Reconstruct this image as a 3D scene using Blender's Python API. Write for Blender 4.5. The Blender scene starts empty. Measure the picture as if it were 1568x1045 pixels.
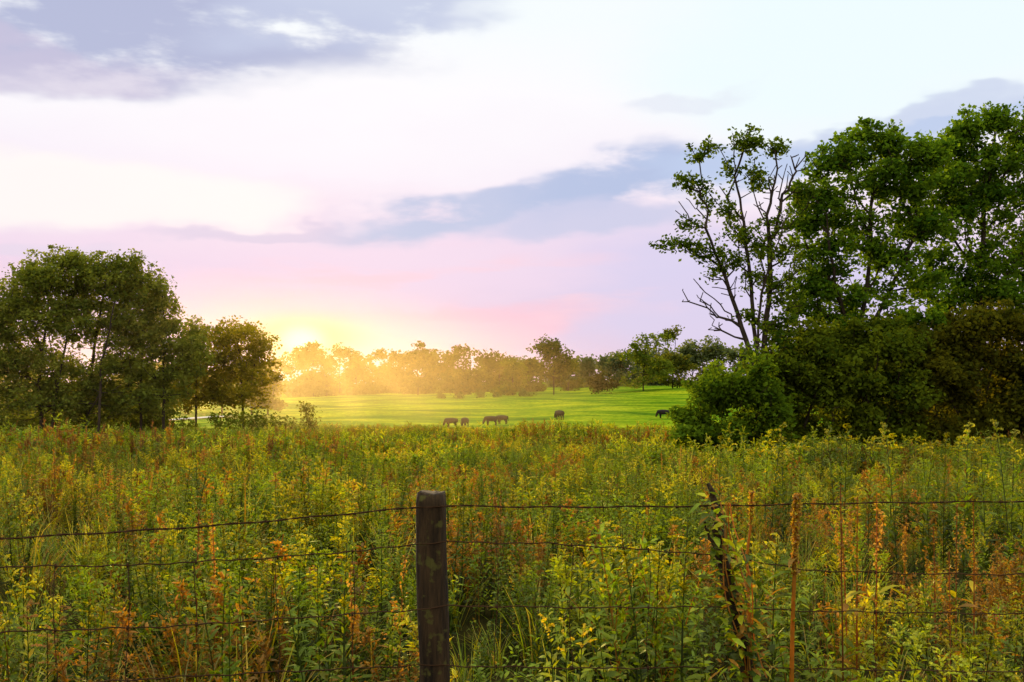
import bpy, math, random, bmesh
import numpy as np
from mathutils import Vector, noise as mnoise
random.seed(7); rng=np.random.default_rng(7)
S=bpy.context.scene
F=1524.0; EYE=1.65; HY=585.0
def W(px,py,d): return np.array([(px-784)/F*d, d, EYE+(HY-py)/F*d])
def lin(r,g,b):
    f=lambda c:(c/255/12.92) if c/255<=0.04045 else ((c/255+0.055)/1.055)**2.4
    return (f(r),f(g),f(b),1)
# ------------------------------------------------ terrain
_ky=[-3000,3,20,60,100,128,140,300,360,3000]; _kz=[0,0,-.7,-2.4,-3.95,-5.05,-5.06,-1.9,-1.3,-1.0]
def G(x,y):
    z=float(np.interp(y,_ky,_kz))
    t=min(max((y-130)/170,0),1); z+=0.022*max(min(x,150),-150)*t
    if y>6: z+=0.12*math.sin(x*.21+1)*math.sin(y*.17)*min((y-6)/20,1)
    if y>115:
        q=min((y-115)/20,1); z+=q*(.45*mnoise.noise(Vector((x*.035,y*.045,3)))*2+.12*mnoise.noise(Vector((x*.12,y*.12,8))))
    return z
# ------------------------------------------------ helpers
def link(o): S.collection.objects.link(o); return o
def mk(name,v,f,mats,col=None,do_link=True,smooth=False):
    m=bpy.data.meshes.new(name); m.from_pydata([tuple(map(float,a)) for a in v],[],f)
    for a in mats: m.materials.append(a)
    if col is not None:
        at=m.attributes.new('col','FLOAT_COLOR','POINT'); c=np.ones((len(v),4),np.float32); c[:,:3]=np.asarray(col)[:,:3]
        at.data.foreach_set('color',c.ravel())
    if smooth: m.polygons.foreach_set('use_smooth',[True]*len(m.polygons))
    o=bpy.data.objects.new(name,m)
    if do_link: link(o)
    return o
def mk_quads(name,V,C,mat,matidx=None,mats=None,extra=None):
    n=len(V); m=bpy.data.meshes.new(name)
    m.vertices.add(n*4); m.vertices.foreach_set('co',V.reshape(-1).astype(np.float32))
    m.loops.add(n*4); m.loops.foreach_set('vertex_index',np.arange(n*4,dtype=np.int32))
    m.polygons.add(n); m.polygons.foreach_set('loop_start',np.arange(0,n*4,4,dtype=np.int32))
    try: m.polygons.foreach_set('loop_total',np.full(n,4,dtype=np.int32))
    except Exception: pass
    for a in (mats or [mat]): m.materials.append(a)
    if matidx is not None: m.polygons.foreach_set('material_index',matidx.astype(np.int32))
    m.update(calc_edges=True)
    at=m.attributes.new('col','FLOAT_COLOR','POINT'); c=np.ones((n*4,4),np.float32); c[:,:3]=np.repeat(C,4,axis=0)
    at.data.foreach_set('color',c.ravel())
    o=bpy.data.objects.new(name,m); link(o); return o
def newmat(name):
    m=bpy.data.materials.new(name); m.use_nodes=True; nt=m.node_tree; nt.nodes.clear()
    out=nt.nodes.new('ShaderNodeOutputMaterial'); return m,nt,out
# ------------------------------------------------ materials
def foliage_mat(name,transl=.45,vary=.35,tr_tint=(1.5,1.25,.5),gloss=.03):
    m,nt,out=newmat(name); N=nt.nodes; L=nt.links
    a=N.new('ShaderNodeAttribute'); a.attribute_name='col'
    oi=N.new('ShaderNodeObjectInfo')
    mr=N.new('ShaderNodeMapRange'); mr.inputs[3].default_value=1-vary; mr.inputs[4].default_value=1+vary
    L.new(oi.outputs['Random'],mr.inputs[0])
    mul=N.new('ShaderNodeVectorMath'); mul.operation='SCALE'; L.new(a.outputs['Color'],mul.inputs[0]); L.new(mr.outputs[0],mul.inputs['Scale'])
    d=N.new('ShaderNodeBsdfDiffuse'); L.new(mul.outputs[0],d.inputs[0])
    tt=N.new('ShaderNodeVectorMath'); tt.operation='MULTIPLY'; L.new(mul.outputs[0],tt.inputs[0]); tt.inputs[1].default_value=tr_tint
    t=N.new('ShaderNodeBsdfTranslucent'); L.new(tt.outputs[0],t.inputs[0])
    mx=N.new('ShaderNodeMixShader'); mx.inputs[0].default_value=transl; L.new(d.outputs[0],mx.inputs[1]); L.new(t.outputs[0],mx.inputs[2])
    if gloss<=0: L.new(mx.outputs[0],out.inputs[0]); return m
    g=N.new('ShaderNodeBsdfGlossy'); g.inputs['Roughness'].default_value=.45; g.inputs[0].default_value=(.9,.9,.5,1)
    m2=N.new('ShaderNodeMixShader'); m2.inputs[0].default_value=gloss; L.new(mx.outputs[0],m2.inputs[1]); L.new(g.outputs[0],m2.inputs[2])
    L.new(m2.outputs[0],out.inputs[0]); return m
def rough_mat(name,c1,c2,scale=8,rough=.9,bump=.4,stretch=(1,1,1),c3=None):
    m,nt,out=newmat(name); N=nt.nodes; L=nt.links
    tc=N.new('ShaderNodeTexCoord'); mp=N.new('ShaderNodeMapping'); mp.inputs['Scale'].default_value=stretch
    L.new(tc.outputs['Object'],mp.inputs[0])
    n=N.new('ShaderNodeTexNoise'); n.inputs['Scale'].default_value=scale; n.inputs['Detail'].default_value=6; n.inputs['Roughness'].default_value=.65
    L.new(mp.outputs[0],n.inputs[0])
    r=N.new('ShaderNodeValToRGB'); e=r.color_ramp.elements; e[0].position=.35; e[1].position=.68; e[0].color=(*c1,1); e[1].color=(*c2,1)
    L.new(n.outputs[0],r.inputs[0]); colout=r.outputs[0]
    if c3:
        n3=N.new('ShaderNodeTexNoise'); n3.inputs['Scale'].default_value=22; n3.inputs['Detail'].default_value=5; L.new(tc.outputs['Object'],n3.inputs[0])
        r3=N.new('ShaderNodeMapRange'); r3.inputs[1].default_value=.58; r3.inputs[2].default_value=.66; L.new(n3.outputs[0],r3.inputs[0])
        mx=N.new('ShaderNodeMixRGB'); L.new(r3.outputs[0],mx.inputs[0]); L.new(colout,mx.inputs[1]); mx.inputs[2].default_value=(*c3,1); colout=mx.outputs[0]
    p=N.new('ShaderNodeBsdfPrincipled'); p.inputs['Roughness'].default_value=rough; p.inputs['Specular IOR Level'].default_value=.2; L.new(colout,p.inputs['Base Color'])
    b=N.new('ShaderNodeBump'); b.inputs['Strength'].default_value=bump; b.inputs['Distance'].default_value=.02; L.new(n.outputs[0],b.inputs['Height']); L.new(b.outputs[0],p.inputs['Normal'])
    L.new(p.outputs[0],out.inputs[0]); return m
def flat_mat(name,c):
    m,nt,out=newmat(name); N=nt.nodes; L=nt.links; d=N.new('ShaderNodeBsdfDiffuse')
    tc=N.new('ShaderNodeTexCoord'); n=N.new('ShaderNodeTexNoise'); n.inputs['Scale'].default_value=4; n.inputs['Detail'].default_value=1; L.new(tc.outputs['Object'],n.inputs[0])
    mx=N.new('ShaderNodeMixRGB'); L.new(n.outputs[0],mx.inputs[0]); mx.inputs[1].default_value=(c[0]*.5,c[1]*.5,c[2]*.5,1); mx.inputs[2].default_value=(c[0]*1.5,c[1]*1.5,c[2]*1.5,1); L.new(mx.outputs[0],d.inputs[0])
    L.new(d.outputs[0],out.inputs[0]); return m
M_weed=foliage_mat('weed_foliage',.57,.5,(1.6,1.3,.45))
M_leaf=foliage_mat('tree_leaves',.5,0.05,gloss=0)
M_bark=flat_mat('bark',(.055,.04,.025))
M_post=rough_mat('weathered_post_wood',(.012,.007,.002),(.065,.036,.012),14,bump=1,stretch=(3,3,.35),c3=(.08,.07,.012))
M_wire=flat_mat('rusty_wire',(.05,.026,.012))
M_cow=rough_mat('cow_hide',(.008,.005,.004),(.025,.015,.01),3,rough=.8,bump=.1)
M_lane=rough_mat('gravel',(.2,.19,.17),(.42,.4,.36),3)
def ground_mat():
    m,nt,out=newmat('meadow_and_pasture_ground'); N=nt.nodes; L=nt.links
    geo=N.new('ShaderNodeNewGeometry'); sep=N.new('ShaderNodeSeparateXYZ'); L.new(geo.outputs['Position'],sep.inputs[0])
    n1=N.new('ShaderNodeTexNoise'); n1.inputs['Scale'].default_value=1.3; n1.inputs['Detail'].default_value=6; L.new(geo.outputs['Position'],n1.inputs[0])
    mp=N.new('ShaderNodeMapping'); mp.inputs['Scale'].default_value=(.035,.10,.03); L.new(geo.outputs['Position'],mp.inputs[0])
    n2=N.new('ShaderNodeTexNoise'); n2.inputs['Scale'].default_value=1; n2.inputs['Detail'].default_value=7; n2.inputs['Roughness'].default_value=.72; L.new(mp.outputs[0],n2.inputs[0])
    r1=N.new('ShaderNodeValToRGB'); e=r1.color_ramp.elements; e[0].position=.3; e[0].color=(.015,.015,.004,1); e[1].position=.7; e[1].color=(.05,.04,.010,1); L.new(n1.outputs[0],r1.inputs[0])
    r2=N.new('ShaderNodeValToRGB'); e=r2.color_ramp.elements; e[0].position=.38; e[0].color=(.05,.13,.006,1); e[1].position=.62; e[1].color=(.38,.40,.012,1); em=e.new(.5); em.color=(.16,.25,.008,1); L.new(n2.outputs[0],r2.inputs[0])  # pasture grass tones; the dark streaks painted in also stand in for shadow
    r2b=N.new('ShaderNodeMixRGB'); r2b.blend_type='MULTIPLY'; r2b.inputs[0].default_value=.7; L.new(r2.outputs[0],r2b.inputs[1])
    r3=N.new('ShaderNodeValToRGB'); e=r3.color_ramp.elements; e[0].position=.38; e[0].color=(.4,.5,.5,1); e[1].position=.6; e[1].color=(1,1,1,1); L.new(n1.outputs[0],r3.inputs[0]); L.new(r3.outputs[0],r2b.inputs[2])
    mr=N.new('ShaderNodeMapRange'); mr.inputs[1].default_value=108; mr.inputs[2].default_value=116; L.new(sep.outputs[1],mr.inputs[0])
    mx=N.new('ShaderNodeMixRGB'); L.new(mr.outputs[0],mx.inputs[0]); L.new(r1.outputs[0],mx.inputs[1]); L.new(r2b.outputs[0],mx.inputs[2])
    d=N.new('ShaderNodeBsdfDiffuse'); L.new(mx.outputs[0],d.inputs[0])
    b=N.new('ShaderNodeBump'); b.inputs['Strength'].default_value=1; b.inputs['Distance'].default_value=.2; L.new(n1.outputs[0],b.inputs['Height']); L.new(b.outputs[0],d.inputs['Normal'])
    L.new(d.outputs[0],out.inputs[0]); return m
xs=np.concatenate([[-3000,-1500,-700,-400,-250],np.arange(-180,181,4),[250,400,700,1500,3000]])
ys=np.concatenate([[-3000,-500,-100,-30,-10],np.arange(-2,12,1),np.arange(12,400,4),[450,600,1000,1800,3000]])
v=[(x,y,G(x,y)) for y in ys for x in xs]; nx=len(xs)
f=[(j*nx+i,j*nx+i+1,(j+1)*nx+i+1,(j+1)*nx+i) for j in range(len(ys)-1) for i in range(nx-1)]
mk('ground',v,f,[ground_mat()],smooth=True)
# ------------------------------------------------ weed prototypes
class B:
    def __init__(s): s.v=[];s.f=[];s.c=[]
    def leaf(s,base,d,L,Wd,bend,col):
        d=d.normalized(); side=d.cross(Vector((0,0,1)))
        if side.length<.01: side=Vector((1,0,0))
        side.normalize(); side=(side+Vector((random.uniform(-.4,.4),random.uniform(-.4,.4),random.uniform(-.5,.5)))).normalized()
        p1=base+d*L*.35; p2=base+d*L*.72-Vector((0,0,bend*.4)); tp=base+d*L-Vector((0,0,bend))
        i=len(s.v); a=side*Wd/2
        s.v+= [base,p1-a,p1+a,p2-a*.7,p2+a*.7,tp]; s.f+=[(i,i+1,i+2),(i+1,i+3,i+4,i+2),(i+3,i+5,i+4)]; s.c+=[col]*6
    def bit(s,p,sz,col):
        a=Vector((random.gauss(0,1),random.gauss(0,1),random.gauss(0,1))).normalized(); b=a.orthogonal().normalized()
        i=len(s.v); s.v+=[p-a*sz,p-b*sz*.6,p+a*sz,p+b*sz*.6]; s.f+=[(i,i+1,i+2,i+3)]; s.c+=[col]*4
    def stem(s,pts,r,col,r1=None):
        r1=r*.5 if r1 is None else r1; n=len(pts); i0=len(s.v)
        for k,p in enumerate(pts):
            rr=r+(r1-r)*k/(n-1)
            for j in range(3):
                an=j*2.094; s.v.append(p+Vector((math.cos(an)*rr,math.sin(an)*rr,0))); s.c.append(col)
        for k in range(n-1):
            for j in range(3):
                a=i0+k*3+j; b=i0+k*3+(j+1)%3; s.f.append((a,b,b+3,a+3))
def cv(c,j=.25):
    k=1+random.uniform(-j,j); return (c[0]*k*(1+random.uniform(-.12,.12)),c[1]*k,c[2]*k)
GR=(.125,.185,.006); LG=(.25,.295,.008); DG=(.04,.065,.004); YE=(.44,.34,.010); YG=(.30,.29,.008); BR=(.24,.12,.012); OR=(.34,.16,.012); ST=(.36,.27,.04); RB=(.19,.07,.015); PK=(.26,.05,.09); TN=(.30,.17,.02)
def path(o,h,lean=.12,n=6):
    a=random.uniform(0,6.28); l=random.uniform(.3,1)*lean*h; return [o+Vector((math.cos(a)*l*(t**2),math.sin(a)*l*(t**2),h*t)) for t in [k/(n-1) for k in range(n)]]
def at(pts,t):
    q=t*(len(pts)-1); k=min(int(q),len(pts)-2); return pts[k].lerp(pts[k+1],q-k)
def rd(up):
    a=random.uniform(0,6.28); return Vector((math.cos(a)*math.cos(up),math.sin(a)*math.cos(up),math.sin(up)))
def goldenrod(b,o,h=1.0,lc=GR,fc=YG,k=1.0,nl=44,bloom=1):
    p=path(o,h); b.stem(p,.004*k,cv(DG))
    for i in range(nl):
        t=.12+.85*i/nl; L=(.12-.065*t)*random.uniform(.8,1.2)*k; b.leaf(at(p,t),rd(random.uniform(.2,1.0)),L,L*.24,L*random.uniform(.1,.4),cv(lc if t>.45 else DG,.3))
    for i in range(int(9*bloom)):
        t=random.uniform(.82,.99); q=at(p,t); d=rd(random.uniform(.3,1.1)); L=random.uniform(.05,.11)*k*(1.3-t)*2.2
        for j in range(9):
            s=j/8; b.bit(q+d*L*s+Vector((0,0,-.02*s*s)),.010*k*random.uniform(.7,1.3),cv(fc,.3))
def spike(b,o,h=1.0,k=1.0,c1=OR,c2=BR,nl=14):
    p=path(o,h,.05); b.stem(p,.005*k,cv(RB))
    for i in range(nl):
        t=.05+.5*random.random(); L=.13*k*random.uniform(.6,1.2); b.leaf(at(p,t),rd(random.uniform(.2,.9)),L,L*.25,L*.3,cv(random.choice([GR,BR,YG])))
    nb=random.randint(0,3); br=[(p,.6,1.0)]
    for _ in range(nb):
        q=at(p,random.uniform(.5,.7)); d=rd(1.15); br.append(([q,q+d*h*.12,q+d*h*.12+Vector((0,0,h*.12))],.3,1))
    for pp,t0,t1 in br:
        for i in range(int(60)):
            t=t0+(t1-t0)*random.random(); b.bit(at(pp,t)+Vector((random.gauss(0,.007),random.gauss(0,.007),random.gauss(0,.008)))*k,.009*k*random.uniform(.6,1.2),cv(random.choice([c1,c2]),.35))
def broad(b,o,h=.75,lc=LG,k=1.0,ns=3,nl=20):
    for s in range(ns):
        p=path(o+Vector((random.uniform(-.06,.06),random.uniform(-.06,.06),0)),h*random.uniform(.7,1.1),.35); b.stem(p,.004*k,cv(GR))
        for i in range(nl):
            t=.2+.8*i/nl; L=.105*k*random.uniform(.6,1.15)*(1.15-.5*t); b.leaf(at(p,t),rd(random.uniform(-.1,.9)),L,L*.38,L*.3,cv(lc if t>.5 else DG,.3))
def grass(b,o,h=.8,k=1.0,n=40,cols=(GR,LG,YG,ST),seed=True):
    for i in range(n):
        d=rd(random.uniform(1.05,1.5)); L=h*random.uniform(.5,1.1); bo=o+Vector((random.gauss(0,.06),random.gauss(0,.06),0)); c=cv(random.choice(cols)); w=.005*k
        side=d.cross(Vector((0,0,1))).normalized()*w; n0=len(b.v); bend=random.uniform(.1,.5)*L; hd=Vector((d.x,d.y,0)).normalized()
        for t,ww in ((0,.7),(.35,1),(.7,.8),(1,.1)):
            q=bo+d*L*t+hd*bend*t*t-Vector((0,0,bend*.7*t*t*t)); b.v+=[q-side*ww,q+side*ww]; b.c+=[c,c]
        for j in range(3): b.f.append((n0+2*j,n0+2*j+1,n0+2*j+3,n0+2*j+2))
        if seed and random.random()<.25:
            for j in range(14): b.bit(q-d*.10*random.random()+Vector((random.gauss(0,.006),random.gauss(0,.006),0)),.007*k,cv(random.choice([ST,BR]),.3))
def aster(b,o,h=.9,k=1.0,lc=GR,fl=None,nf=10,nb=14):
    p=path(o,h,.2); b.stem(p,.004*k,cv(BR))
    for i in range(nb):
        t=.2+.75*i/nb; q=at(p,t); d=rd(random.uniform(.4,1.0)); L=.34*h*(1.15-t)*random.uniform(.7,1.2); e=q+d*L+Vector((0,0,L*.3)); b.stem([q,e],.002*k,cv(BR))
        for j in range(12):
            s=random.random(); l=.055*k*random.uniform(.6,1.3); b.leaf(q.lerp(e,s),rd(random.uniform(-.1,1.2)),l,l*.32,l*.2,cv(lc,.3))
        if fl:
            for _ in range(nf):
                b.bit(e+Vector((random.gauss(0,.012),random.gauss(0,.012),random.gauss(0,.012))),.01*k,cv(fl,.3))
pc=bpy.data.collections.new('meadow_plant_kinds'); NAMES=[]
def proto(name,fn):
    b=B(); fn(b); o=mk(name,b.v,b.f,[M_weed],b.c,do_link=False); pc.objects.link(o); NAMES.append(name)
O=Vector((0,0,0)); R=random.uniform
def multi(fn,n=3,r=.1):
    def g(b):
        for i in range(n):
            fn(b,Vector((R(-r,r),R(-r,r),0)),R(.8,1.05))
    return g
proto('aster_a',multi(lambda b,o,s:aster(b,o,.95*s),2)); proto('aster_b',multi(lambda b,o,s:aster(b,o,.9*s,lc=YG,fl=YE,nf=2),2)); proto('aster_c',multi(lambda b,o,s:aster(b,o,.9*s,lc=BR,fl=OR,nf=6),2))
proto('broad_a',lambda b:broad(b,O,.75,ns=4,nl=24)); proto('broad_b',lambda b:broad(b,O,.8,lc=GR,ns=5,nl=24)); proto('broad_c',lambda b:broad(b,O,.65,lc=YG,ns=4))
proto('dock_a',multi(lambda b,o,s:spike(b,o,1.0*s,c1=TN),2)); proto('dock_b',lambda b:spike(b,O,1.05,c1=TN,c2=BR)); proto('dock_c',multi(lambda b,o,s:spike(b,o,.95*s,c1=RB,c2=BR),3))
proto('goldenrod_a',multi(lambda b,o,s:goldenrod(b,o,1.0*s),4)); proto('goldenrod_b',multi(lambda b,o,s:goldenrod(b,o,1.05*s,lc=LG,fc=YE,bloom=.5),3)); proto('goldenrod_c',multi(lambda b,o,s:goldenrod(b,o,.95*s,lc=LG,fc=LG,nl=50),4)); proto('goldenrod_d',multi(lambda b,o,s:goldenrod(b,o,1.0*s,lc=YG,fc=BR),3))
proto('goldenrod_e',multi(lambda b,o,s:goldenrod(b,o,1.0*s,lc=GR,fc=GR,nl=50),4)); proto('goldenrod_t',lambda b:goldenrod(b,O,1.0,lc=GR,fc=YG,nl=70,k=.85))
proto('grass_a',lambda b:grass(b,O,.85)); proto('grass_b',lambda b:grass(b,O,.8,cols=(GR,GR,LG),seed=False)); proto('grass_c',lambda b:grass(b,O,.95,cols=(ST,BR,YG),n=34))
proto('thistle_a',lambda b:aster(b,O,1.0,fl=PK,nf=6,nb=9))
def patch(b,kind):
    for i in range(10):
        o=Vector((R(-.6,.6),R(-.6,.6),0)); k=2.1
        if kind=='g': goldenrod(b,o,R(.7,1.1),lc=random.choice([GR,LG,GR]),fc=random.choice([YG,LG,GR]),k=k,nl=20,bloom=.4)
        elif kind=='r': (spike(b,o,R(.8,1.1),k=1.7,c1=random.choice([TN,BR]),c2=RB,nl=10) if random.random()<.4 else aster(b,o,R(.7,1),k=2,lc=random.choice([BR,YG,GR]),nb=7))
        elif kind=='y': goldenrod(b,o,R(.8,1.05),lc=random.choice([LG,YG]),fc=random.choice([YE,YG]),k=k,nl=20,bloom=.6)
        else: (broad(b,o,R(.5,.8),lc=random.choice([GR,DG,GR]),k=1.8,ns=2,nl=14) if i%2 else aster(b,o,.85,k=2,lc=GR,nb=8))
    grass(b,O,.8,k=2.5,n=25,cols=(GR,LG,YG) if kind!='r' else (BR,ST,YG))
proto('patch_g1',lambda b:patch(b,'g')); proto('patch_g2',lambda b:patch(b,'g')); proto('patch_l1',lambda b:patch(b,'l')); proto('patch_l2',lambda b:patch(b,'l'))
proto('patch_r1',lambda b:patch(b,'r')); proto('patch_r2',lambda b:patch(b,'r')); proto('patch_y1',lambda b:patch(b,'y'))
IDX={n:i for i,n in enumerate(sorted(NAMES))}
def scatter(name,pts):
    m=bpy.data.meshes.new(name); m.from_pydata([(p[0],p[1],p[2]) for p in pts],[],[])
    a=m.attributes.new('rot','FLOAT_VECTOR','POINT'); a.data.foreach_set('vector',np.array([(p[4]*math.cos(p[3]*3),p[4]*math.sin(p[3]*3),p[3]) for p in pts],np.float32).ravel())
    a=m.attributes.new('scl','FLOAT','POINT'); a.data.foreach_set('value',np.array([p[5] for p in pts],np.float32))
    a=m.attributes.new('kind','INT','POINT'); a.data.foreach_set('value',np.array([IDX[p[6]] for p in pts],np.int32))
    o=link(bpy.data.objects.new(name,m))
    ng=bpy.data.node_groups.new(name+'_scatter','GeometryNodeTree')
    ng.interface.new_socket('Geometry',in_out='INPUT',socket_type='NodeSocketGeometry'); ng.interface.new_socket('Geometry',in_out='OUTPUT',socket_type='NodeSocketGeometry')
    N=ng.nodes; L=ng.links; gi=N.new('NodeGroupInput'); go=N.new('NodeGroupOutput')
    ci=N.new('GeometryNodeCollectionInfo'); ci.inputs['Collection'].default_value=pc; ci.inputs['Separate Children'].default_value=True; ci.inputs['Reset Children'].default_value=True
    ip=N.new('GeometryNodeInstanceOnPoints'); ip.inputs['Pick Instance'].default_value=True
    def na(n,t):
        q=N.new('GeometryNodeInputNamedAttribute'); q.data_type=t; q.inputs['Name'].default_value=n; return next(s for s in q.outputs if s.enabled and s.name=='Attribute')
    L.new(gi.outputs[0],ip.inputs['Points']); L.new(ci.outputs[0],ip.inputs['Instance']); L.new(na('kind','INT'),ip.inputs['Instance Index'])
    L.new(na('rot','FLOAT_VECTOR'),ip.inputs['Rotation']); L.new(na('scl','FLOAT'),ip.inputs['Scale']); L.new(ip.outputs[0],go.inputs[0])
    md=o.modifiers.new('scatter','NODES'); md.node_group=ng; return o
def nz(x,y,s,o=0): return mnoise.noise(Vector((x*s+o,y*s-o,o*1.7)))
near=[]
def kind_near(x,y):
    a=nz(x,y,.45,3)+nz(x,y,1.5,9)*.5; b_=nz(x,y,.35,17)+nz(x,y,1.3,5)*.4; r=random.random()
    if y<3.7: return random.choice(['broad_a','broad_b','broad_a','goldenrod_c','goldenrod_e','aster_a','grass_a','grass_c','aster_b'])
    if r<.005: return 'thistle_a'
    if a>.27: return random.choice(['dock_a','aster_c','aster_c','grass_c','goldenrod_d','goldenrod_e','goldenrod_a'])
    if a<-.15: return random.choice(['goldenrod_e','broad_b','goldenrod_a','broad_a','aster_a'])
    if b_>.12: return random.choice(['goldenrod_c','goldenrod_b','goldenrod_a','aster_b','goldenrod_c','broad_c','goldenrod_e'])
    if b_<-.18: return random.choice(['goldenrod_e','goldenrod_a','grass_a','aster_a','broad_a','grass_c'])
    return random.choice(['goldenrod_a','goldenrod_e','goldenrod_c','goldenrod_d','grass_a','grass_c','aster_b','aster_a','aster_c','broad_c','dock_b','broad_a','goldenrod_e'])
def s_front(x,y): return .62+.1*nz(x,y,.9)
def s_mid(x,y): return .88+.44*nz(x,y,.30,2)+.28*nz(x,y,.9,7)
def add_near(n,y0,y1,sc):
    for _ in range(n):
        y=math.sqrt(R(y0*y0,y1*y1)); x=R(-1,1)*(y*.6+.8); k=kind_near(x,y); s=sc(x,y)*R(.75,1.15)
        if y>3.8 and nz(x,y,1.0,31)>.28:
            if random.random()<.5: continue
            k=random.choice(['grass_b','grass_a','broad_b']); s*=.6
        near.append((x,y,G(x,y)-.02,R(0,6.28),R(0,.16),s,k))
add_near(190,1.9,3.5,s_front)
add_near(600,3.85,7,s_mid); add_near(1350,7,14,s_mid); add_near(2800,14,30,s_mid)
for px,py,d in [(1375,645,9),(1368,655,9.4),(1290,645,9),(1283,655,9.6),(1475,645,9),(1480,655,9.5),(1550,640,8),(1558,650,8.4),(1180,645,10),(1172,655,10.5),(1225,665,11),(1425,665,9),(1100,665,11),(1330,665,10),(1445,660,9.3),(1510,665,8.8),(1130,670,11),(1360,660,9.2),(1545,655,8.2),(1465,665,9.2),(1410,672,9.2),(1200,668,10)]:
    p=W(px,py,d); g=G(p[0],d); near.append((p[0],d,g,R(0,6.28),.03,(p[2]-g)/1.0,'goldenrod_t'))
for px,py,d in [(1292,760,5),(1312,775,5.2),(1340,770,5.4),(1465,785,5.5),(1490,780,5.6),(1435,820,5),(1300,790,5.3),(300,795,5),(335,800,5.2),(1455,860,4.6),(1380,800,5.8)]:
    p=W(px,py,d); g=G(p[0],d); near.append((p[0],d,g,R(0,6.28),.02,(p[2]-g)/1.0,'dock_b'))
scatter('meadow_weeds',near)
far=[]
def kind_far(x,y):
    a=nz(x,y,.06,3)+nz(x,y,.2,9)*.5; r=random.random(); px=784+F*x/y
    if px<420 and y>42: return random.choice(['patch_l1','patch_l2','patch_g1'])
    if y>80 and r<.45: return random.choice(['patch_r1','patch_r2','patch_g1'])
    if a>.10: return random.choice(['patch_r1','patch_r2','patch_g1'])
    if a<-.14: return random.choice(['patch_l1','patch_g1','patch_g2'])
    return random.choice(['patch_g1','patch_g2','patch_y1','patch_l2','patch_r1','patch_g1'])
for y0,y1,n in ((24,50,1500),(50,112,3500)):
    for _ in range(n):
        y=math.sqrt(R(y0*y0,y1*y1)); x=R(-1,1)*(y*.57+2); far.append((x,y,G(x,y)-.03,R(0,6.28),R(0,.08),R(.7,1.2)*(1+.5*nz(x,y,.12)+.25*nz(x,y,.4)),kind_far(x,y)))
scatter('meadow_weeds_field',far)
# ------------------------------------------------ trees
def tubes(P,par,rad,ns=5):
    idx=[i for i in range(len(P)) if par[i]>=0]; A=P[[par[i] for i in idx]]; Bq=P[idx]
    rb=rad[idx]; ra=np.minimum(rad[[par[i] for i in idx]],rb*1.45)
    d=Bq-A; d/=np.linalg.norm(d,axis=1)[:,None]+1e-9
    ref=np.where(np.abs(d[:,2:3])>.9,np.array([[1.,0,0]]),np.array([[0,0,1.]])); u=np.cross(d,ref); u/=np.linalg.norm(u,axis=1)[:,None]; w=np.cross(d,u)
    A=A-d*ra[:,None]*.3; Q=[]
    for k in range(ns):
        a0=k*2*math.pi/ns; a1=(k+1)*2*math.pi/ns
        o0=u*math.cos(a0)+w*math.sin(a0); o1=u*math.cos(a1)+w*math.sin(a1)
        Q.append(np.stack([A+o0*ra[:,None],A+o1*ra[:,None],Bq+o1*rb[:,None],Bq+o0*rb[:,None]],1))
    return np.concatenate(Q)
def leafquads(C,L):
    n=len(C); nr=rng.normal(size=(n,3)); nr[:,2]=np.abs(nr[:,2])+.3; nr/=np.linalg.norm(nr,axis=1)[:,None]
    t=np.cross(nr,rng.normal(size=(n,3))); t/=np.linalg.norm(t,axis=1)[:,None]; b=np.cross(nr,t)
    l=(L*rng.uniform(.6,1.3,n))[:,None]
    return np.stack([C-t*l*.5,C-b*l*.34,C+t*l*.5,C+b*l*.34],1)
def ball(n,p=2.0):
    u=rng.normal(size=(n,3)); u/=np.linalg.norm(u,axis=1)[:,None]; return u*(rng.uniform(0,1,n)**(1/p))[:,None]
def clusters_from(lobes,d,dep=1.0,mul=1.0):
    out=[]
    for lb in lobes:
        px,py,rx,ry,n=lb[:5]; n=max(1,int(n*mul)); c=W(px,py,d+(lb[5] if len(lb)>5 else 0)); sx=rx/F*d; sz=ry/F*d
        out.append(c+ball(n,2.4)*np.array([sx,sx*dep,sz]))
    return np.concatenate(out)
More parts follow.
